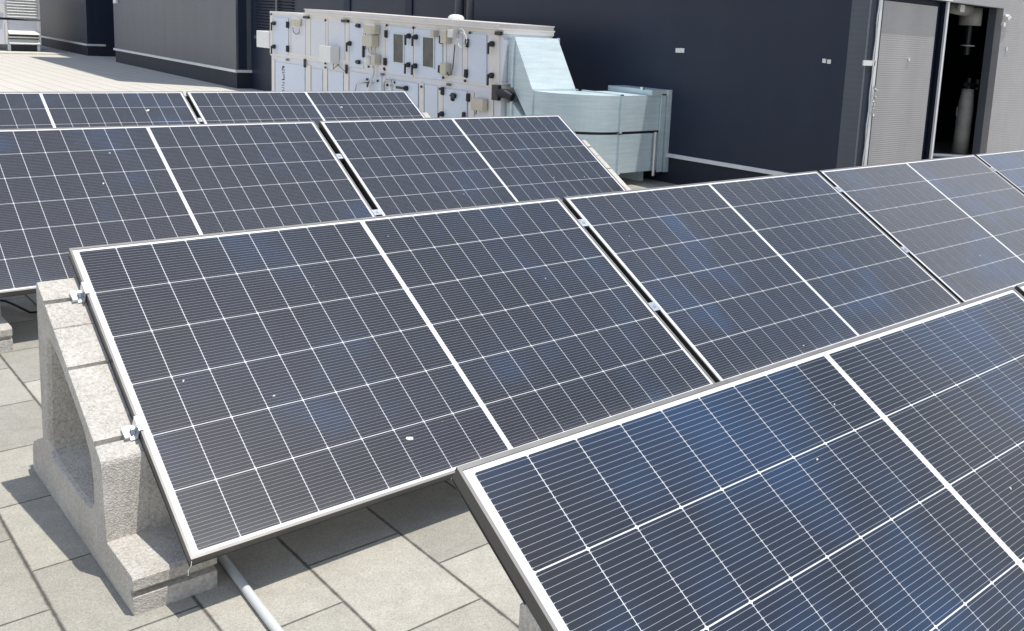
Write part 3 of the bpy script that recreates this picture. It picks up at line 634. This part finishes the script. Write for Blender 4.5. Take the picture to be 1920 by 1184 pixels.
def wedge(x, y, s=1):
    q = onX(x, y, XA); bm = bmesh.new(); bm_prism(bm, [(q.y-0.035, q.z-0.022),(q.y-0.035,q.z+0.022),(q.y+0.01,q.z+0.026),(q.y+0.05,q.z+0.0),(q.y+0.01,q.z-0.022)], 'X', XA-0.045, XA-0.006); part('hinge', bm, m_black, ahu)
for x, y in ((675,49),(675,117),(854,180)): wedge(x, y)
def vlever(x, y, h=0.10):
    q = onX(x, y, XA); bm = bmesh.new(); bm_box(bm, XA-0.03, XA-0.012, q.y-0.012, q.y+0.014, q.z-h, q.z+h*0.5); part('catch', bm, m_black, ahu)
vlever(684,92)
def block(x, y, wy, hz, d, m, nm, X=XA, par=ahu, z=None):
    q = onX(x, y, X); bm = bmesh.new(); bm_box(bm, X-d, X-0.0105, q.y-wy, q.y+wy, q.z-hz, q.z+hz); return part(nm, bm, m, par, bevel=0.003)
for x, y, wy, hz in ((577,33,0.07,0.016),(650,40,0.08,0.018),(938,63,0.05,0.018)): block(x, y, wy, hz, 0.035, m_black, 'roof_bracket')
for x, y in ((574,119),(652,130)): block(x, y, 0.018, 0.055, 0.030, m_black, 'joint_bracket')
q = onX(935,174,XA); bm = bmesh.new(); bm_box(bm, XA-0.05, XA-0.011, q.y-0.05, q.y+0.05, q.z-0.075, q.z+0.075); bm_tube(bm, [(XA-0.03,q.y-0.04,q.z),(XA-0.01,q.y-0.12,q.z+0.0),(XA+0.02,q.y-0.2,q.z-0.03)], 0.045, 10); part('corner_cover', bm, m_black, ahu)
for x, y in ((540,112.5),(719,140),(843,159)): block(x, y, 0.04, 0.013, 0.018, m_glassdk, 'id_plate')
for x, y in ((510,27),(727,48),(777,52.5),(612,38.5),(612,119.5),(612,127),(693,125.5),(722,129),(723,131),(833,146),(874,152),(827,167),(792,163),(742,155),(690,149),(710,152),(883,62)):
    q = onX(x, y, XA); bm = bmesh.new(); bm_tube(bm, [(XA-0.010,q.y,q.z),(XA-0.022,q.y,q.z)], 0.014, 8); part('corner_screw', bm, m_black, ahu)
# boxes, actuators, wiring
bm = bmesh.new(); qa = onX(490,58,XA); qb = onX(507,91,XA); bm_box(bm, XA-0.02, XA+0.25, YF+0.01, YF+0.42, qb.z, qa.z); part('junction_box', bm, m_white, ahu, bevel=0.006)
block(627,102,0.145,0.100,0.13,m_white,'junction_box'); block(562,43,0.065,0.045,0.09,m_beige,'junction_box')
block(707,56,0.085,0.050,0.13,m_beige,'actuator'); block(702,77,0.115,0.065,0.10,m_beige,'actuator'); block(712,112,0.042,0.055,0.09,m_beige,'actuator')
q = onX(700,114,XA); bm = bmesh.new(); bmesh.ops.create_icosphere(bm, subdivisions=2, radius=0.06, matrix=Matrix.Translation((XA-0.06,q.y,q.z))); part('float_switch', bm, m_white, ahu, smooth=True)
p0 = onX(699,124,XA-0.05); p1 = onX(701,135,XA-0.05); p2 = onX(690,172,XA-0.05); bm = bmesh.new(); bm_tube(bm, [p0,p1,p2,onX(686,185,XA-0.05)], 0.016, 8); part('drain_pipe', bm, m_white, ahu, smooth=True)
for x, y, wy, hz in ((821,64,0.03,0.035),(842,70,0.055,0.068),(841,130,0.055,0.062),(905,196,0.10,0.060)): block(x, y, wy, hz, 0.075, m_beige, 'junction_box')
block(858,64,0.024,0.040,0.11,m_white,'sensor')
def wire(pts, r=0.006, m=m_beige):
    bm = bmesh.new(); bm_tube(bm, [onX(x, y, XA-0.03-0.004*i) for i, (x, y) in enumerate(pts)], r, 6); part('wire', bm, m, ahu, smooth=True)
wire([(866+9*math.cos(a/3.0), 76+14*math.sin(a/3.0)) for a in range(0, 30)], 0.005, m_pad)
wire([(864+8*math.cos(a/3.0+1), 70+16*math.sin(a/3.0+1)) for a in range(0, 24)], 0.004, m_galv)
wire([(853,84),(851,105),(849,128),(846,140),(841,142),(839,136)], 0.006, m_glassdk)
wire([(549,52),(550,60),(555,65),(561,62),(561,54)], 0.005, m_glassdk)
wire([(625,119),(625,130),(631,124),(636,121)], 0.005, m_glassdk); wire([(632,121),(640,128),(646,134)], 0.004, m_glassdk)
wire([(690,90),(692,98),(697,102),(700,106)], 0.006); wire([(697,88),(696,97),(701,104)], 0.006); wire([(704,88),(703,96),(706,104)], 0.006); wire([(686,60),(684,75),(686,92)], 0.005, m_glassdk)
wire([(666,172),(668,157),(675,154),(690,153)], 0.008, m_casing); wire([(720,172),(720,155),(724,150),(733,151),(735,160),(735,172)], 0.010, m_beige)
wire([(680,154),(694,156)], 0.012, m_glassdk); wire([(899,196),(894,205),(892,215)], 0.006, m_glassdk)
block(692,161,0.012,0.02,0.03,m_glassdk,'valve'); block(729,160,0.012,0.014,0.03,m_black,'valve'); block(737,161,0.012,0.014,0.03,m_black,'valve')
# lettering on the lower left sheet: the strokes as they stand
ls = [((530,124),(534,128)),((529,128),(532,130)),((528.7,131),(535,132.6)),((529.5,135),(534.5,136.8)),((531,138.5),(533,140)),((532.6,140),(534.2,150)),((529,148.6),(534,150.6)),((529.5,154),(533,155.2)),((532.5,155.5),(534.2,158)),((529,159.6),(533.8,161)),((529,164),(532.5,165)),((532.5,164.5),(534,167)),((529.5,169),(534.3,170.6))]
bm = bmesh.new()
for (x0,y0),(x1,y1) in ls:
    c = [onX(a, b_, XA) for a, b_ in ((x0,y0),(x1,y0),(x1,y1),(x0,y1))]; bm.faces.new([bm.verts.new((XA-0.0065, q.y, q.z)) for q in c])
part('lettering', bm, m_text, ahu)

# ------------------------------------------------------------------ galvanised ducts
duct = thing('air_duct', 'galvanised sheet duct sloping down from the unit and curving into the wall, in two tiers', 'duct', (4.95, 4.3, G))
XD, XE = 4.95, 5.50
R_, cxE, cyE = 0.59, 5.54, 4.89
def elbow_outline(o=0.0):
    pts = [(XD-o, 4.885)]
    for i in range(0, 19):
        a = PI+ (PI/2)*i/18; pts.append((cxE+(R_+o)*math.cos(a), cyE+(R_+o)*math.sin(a)))
    pts += [(6.24, cyE-R_-o), (6.24, 4.85+o), (XE+o, 4.85+o), (XE+o, 4.885)]
    return pts
for z0, z1, nm in ((0.372, 0.718, 'upper_elbow'), (-0.030, 0.345, 'lower_elbow')):
    bm = bmesh.new(); bm_prism(bm, elbow_outline(), 'Z', z0, z1); o = part(nm, bm, m_galv, duct)
    bm = bmesh.new()      # folded seam edges
    for zz in (z0, z1-0.006): bm_prism(bm, elbow_outline(0.006)[1:20]+[(cxE, cyE-R_+0.001), (XD+0.001, cyE)], 'Z', zz-0.0005, zz+0.0065) if False else None
    for X in (5.545,): bm_box(bm, X-0.012, X+0.012, cyE-R_-0.020, cyE-R_-0.0005, z0-0.012, z1+0.012); bm_box(bm, X-0.012, X+0.012, cyE-R_-0.02, 4.86, z1+0.0008, z1+0.013)
    part('flange', bm, m_galv, o)
bm = bmesh.new(); bm_prism(bm, [(x_+0.0, y_) for x_, y_ in elbow_outline(-0.022)], 'Z', 0.3455, 0.3715); part('gap_shade_filler', bm, m_black, duct)  # black filler added so the slot between the tiers looks shaded
# slopes down from the unit
def slope_duct(z0a, z1a, z0b, z1b, nm, ya=5.22, yb=4.905):
    bm = bmesh.new(); v = [bm.verts.new(p) for p in ((XD,ya,z0a),(XE,ya,z0a),(XE,ya,z1a),(XD,ya,z1a),(XD,yb,z0b),(XE,yb,z0b),(XE,yb,z1b),(XD,yb,z1b))]
    for f in ((0,1,2,3),(7,6,5,4),(0,4,5,1),(3,2,6,7),(0,3,7,4),(1,5,6,2)): bm.faces.new([v[i] for i in f])
    return part(nm, bm, m_galv, duct)
s1 = slope_duct(0.735, 1.215, 0.372, 0.716, 'upper_slope'); s2 = slope_duct(0.05, 0.58, -0.03, 0.343, 'lower_slope')
bm = bmesh.new(); bm_box(bm, XD+0.01, XE-0.01, 5.2215, YN-0.012, 0.75, 1.20); bm_box(bm, XD+0.01, XE-0.01, 5.2215, YN-0.012, 0.06, 0.57); part('connector', bm, m_galv, duct)
bm = bmesh.new()
for z0, z1 in ((0.725,1.222),(0.04,0.59)): bm_box(bm, XD-0.016, XD-0.001, 5.205, 5.235, z0, z1); bm_box(bm, XE+0.001, XE+0.014, 5.205, 5.235, z0, z1)
for z0, z1 in ((0.362,0.724),(-0.04,0.352)): bm_box(bm, XD-0.014, XD-0.0008, 4.888, 4.903, z0, z1); bm_box(bm, XD-0.014, XE+0.014, 4.888, 4.903, z1, z1+0.010)
part('flange', bm, m_galv, duct)
# collar at the wall, hanger rod, support
bm = bmesh.new(); bm_box(bm, 6.075, 6.135, 4.272, 4.292, -0.045, 0.735); bm_box(bm, 6.155, 6.225, 4.262, 4.292, -0.05, 0.775); bm_box(bm, 5.93, 6.225, 4.272, 4.9, 0.7205, 0.772); part('wall_collar', bm, m_galv, duct)
bm = bmesh.new(); bm_tube(bm, [(6.005,4.262,-0.075),(6.005,4.262,0.36)], 0.017, 10); part('hanger_rod', bm, m_alu, duct)
bm = bmesh.new(); bm_box(bm, 5.82, 5.85, 4.295, 4.33, 0.7725, 0.80); part('clip', bm, m_alu, duct)
for xx, y0_ in ((5.2, 4.6), (6.0, 4.45)):
    bm = bmesh.new(); bm_box(bm, xx, xx+0.06, y0_, 4.84, G, -0.031); part('support_foot', bm, m_galv, duct)

# ------------------------------------------------------------------ far ventilation unit
fu = thing('ventilation_unit', 'white ventilation unit with slatted hoods at the upper left corner', 'ventilation unit', (5.3, 29.0, G))
x0, x1 = 5.42, 6.22; yf = 29.0
bm = bmesh.new(); bm_box(bm, 5.20, x1, yf+0.02, 33, 0.80, 1.55); part('upper_casing', bm, m_casing, fu)
bm = bmesh.new(); bm_box(bm, 5.16, x1, yf+0.02, 33, 0.06, 0.735); part('lower_casing', bm, m_casing, fu)
for b6 in ((x1-0.045, x1+0.01, yf-0.02, yf+0.018, 0.79, 1.56), (x1-0.035, x1+0.01, yf-0.02, yf+0.018, 0.06, 0.73), (x0-0.06, x0-0.01, yf-0.02, yf+0.018, 0.06, 0.73)):
    bm = bmesh.new(); bm_box(bm, *b6); part('post', bm, m_cream, fu)
bm = bmesh.new()
for i in range(9):
    z = 0.83+i*0.078; bm_prism(bm, [(yf-0.045, z), (yf-0.045, z+0.012), (yf+0.015, z+0.070), (yf+0.015, z+0.05)], 'X', x0, x1-0.05)
part('louvre', bm, m_white, fu)
bm = bmesh.new(); bm_prism(bm, [(yf+0.015,0.45),(yf-0.14,0.36),(yf-0.14,0.345),(yf+0.015,0.42)], 'X', x0, x1-0.04); bm_prism(bm, [(yf+0.015,0.21),(yf-0.12,0.10),(yf-0.12,0.085),(yf+0.015,0.18)], 'X', x0, x1-0.04); bm_box(bm, x0, x1-0.04, yf-0.02, yf+0.01, 0.245, 0.285); part('rain_hood', bm, m_white, fu)
bm = bmesh.new(); bm_box(bm, x0+0.01, x1-0.045, yf+0.004, yf+0.018, 0.215, 0.34); part('grille', bm, m_glassdk, fu)
bm = bmesh.new(); bm_box(bm, x0-0.16, x0-0.06, yf-0.06, yf-0.02, 0.93, 1.17); part('junction_box', bm, m_white, fu)
bm = bmesh.new(); bm_box(bm, x0-0.02, x1, yf+0.03, 33, -0.13, 0.055); part('base_frame', bm, m_black, fu)
for xx in (x1-0.09, x0-0.02):
    bm = bmesh.new(); bm_box(bm, xx, xx+0.07, yf-0.02, yf+0.028, -0.12, 0.055); part('foot', bm, m_galv, fu)
bm = bmesh.new(); bm_box(bm, 4.7, 6.65, 28.0, 33.6, G, -0.128); single('unit_pad', bm, m_pad, 'low pale concrete slab under the white unit at the upper left', 'concrete slab')

# ------------------------------------------------------------------ camera
cam = bpy.data.cameras.new('camera'); co = bpy.data.objects.new('camera', cam); COL.objects.link(co)
M = Matrix((( rt.x, up.x, -fw.x, CAM.x), (rt.y, up.y, -fw.y, CAM.y), (rt.z, up.z, -fw.z, CAM.z), (0,0,0,1)))
co.matrix_world = M; cam.sensor_fit = 'HORIZONTAL'; cam.sensor_width = 36; cam.lens = F/1920*36
cam.shift_x = (960-PX)/1920; cam.shift_y = -(592-PY)/1920; cam.clip_end = 500; cam.clip_start = 0.05
scene.camera = co

# ------------------------------------------------------------------ light
sun_dir = Vector((0.15, -0.175, 1)).normalized()
el = math.asin(sun_dir.z); az = math.atan2(sun_dir.x, sun_dir.y)
w = bpy.data.worlds.new('World'); scene.world = w; w.use_nodes = True; nt = w.node_tree
sky = nt.nodes.new('ShaderNodeTexSky'); sky.sky_type = 'NISHITA'; sky.sun_disc = False; sky.sun_elevation = el; sky.sun_rotation = az
sky.air_density = 1.3; sky.dust_density = 1.2; sky.altitude = 100
bg = nt.nodes['Background']; bg.inputs['Strength'].default_value = 0.15
tc = nt.nodes.new('ShaderNodeTexCoord'); mp = nt.nodes.new('ShaderNodeMapping'); mp.inputs['Scale'].default_value = (1.0, 1.0, 1.6); nt.links.new(tc.outputs['Generated'], mp.inputs[0])
cn = nt.nodes.new('ShaderNodeTexNoise'); cn.inputs['Scale'].default_value = 4.5; cn.inputs['Detail'].default_value = 4; cn.inputs['Roughness'].default_value = 0.5; nt.links.new(mp.outputs[0], cn.inputs['Vector'])
sxx = nt.nodes.new('ShaderNodeSeparateXYZ'); nt.links.new(tc.outputs['Generated'], sxx.inputs[0])
cs = MA(nt, 'ADD', MA(nt, 'SUBTRACT', 0.62, sxx.outputs[2]), MA(nt, 'MULTIPLY', MA(nt, 'SUBTRACT', cn.outputs['Fac'], 0.5), 0.75))
cr = nt.nodes.new('ShaderNodeMapRange'); cr.interpolation_type = 'SMOOTHSTEP'; cr.inputs[1].default_value = -0.12; cr.inputs[2].default_value = 0.35; cr.inputs[4].default_value = 0.85; nt.links.new(cs, cr.inputs[0])
mx = nt.nodes.new('ShaderNodeMix'); mx.data_type = 'RGBA'; nt.links.new(cr.outputs[0], mx.inputs[0]); nt.links.new(sky.outputs[0], mx.inputs[6]); mx.inputs[7].default_value = (6.2, 6.25, 6.5, 1)
nt.links.new(mx.outputs[2], bg.inputs['Color'])
sl = bpy.data.lights.new('sun', 'SUN'); sl.energy = 4.2; sl.angle = math.radians(0.53); sl.color = (1.0, 0.955, 0.88)
so = bpy.data.objects.new('sun', sl); COL.objects.link(so); so.rotation_euler = (-sun_dir).to_track_quat('-Z', 'Y').to_euler(); so.location = (0, 0, 20)

scene.view_settings.view_transform = 'Standard'; scene.view_settings.look = 'None'; scene.view_settings.exposure = 0.0; scene.view_settings.gamma = 1
scene.render.engine = 'CYCLES'; scene.render.resolution_x = 1024; scene.render.resolution_y = 631
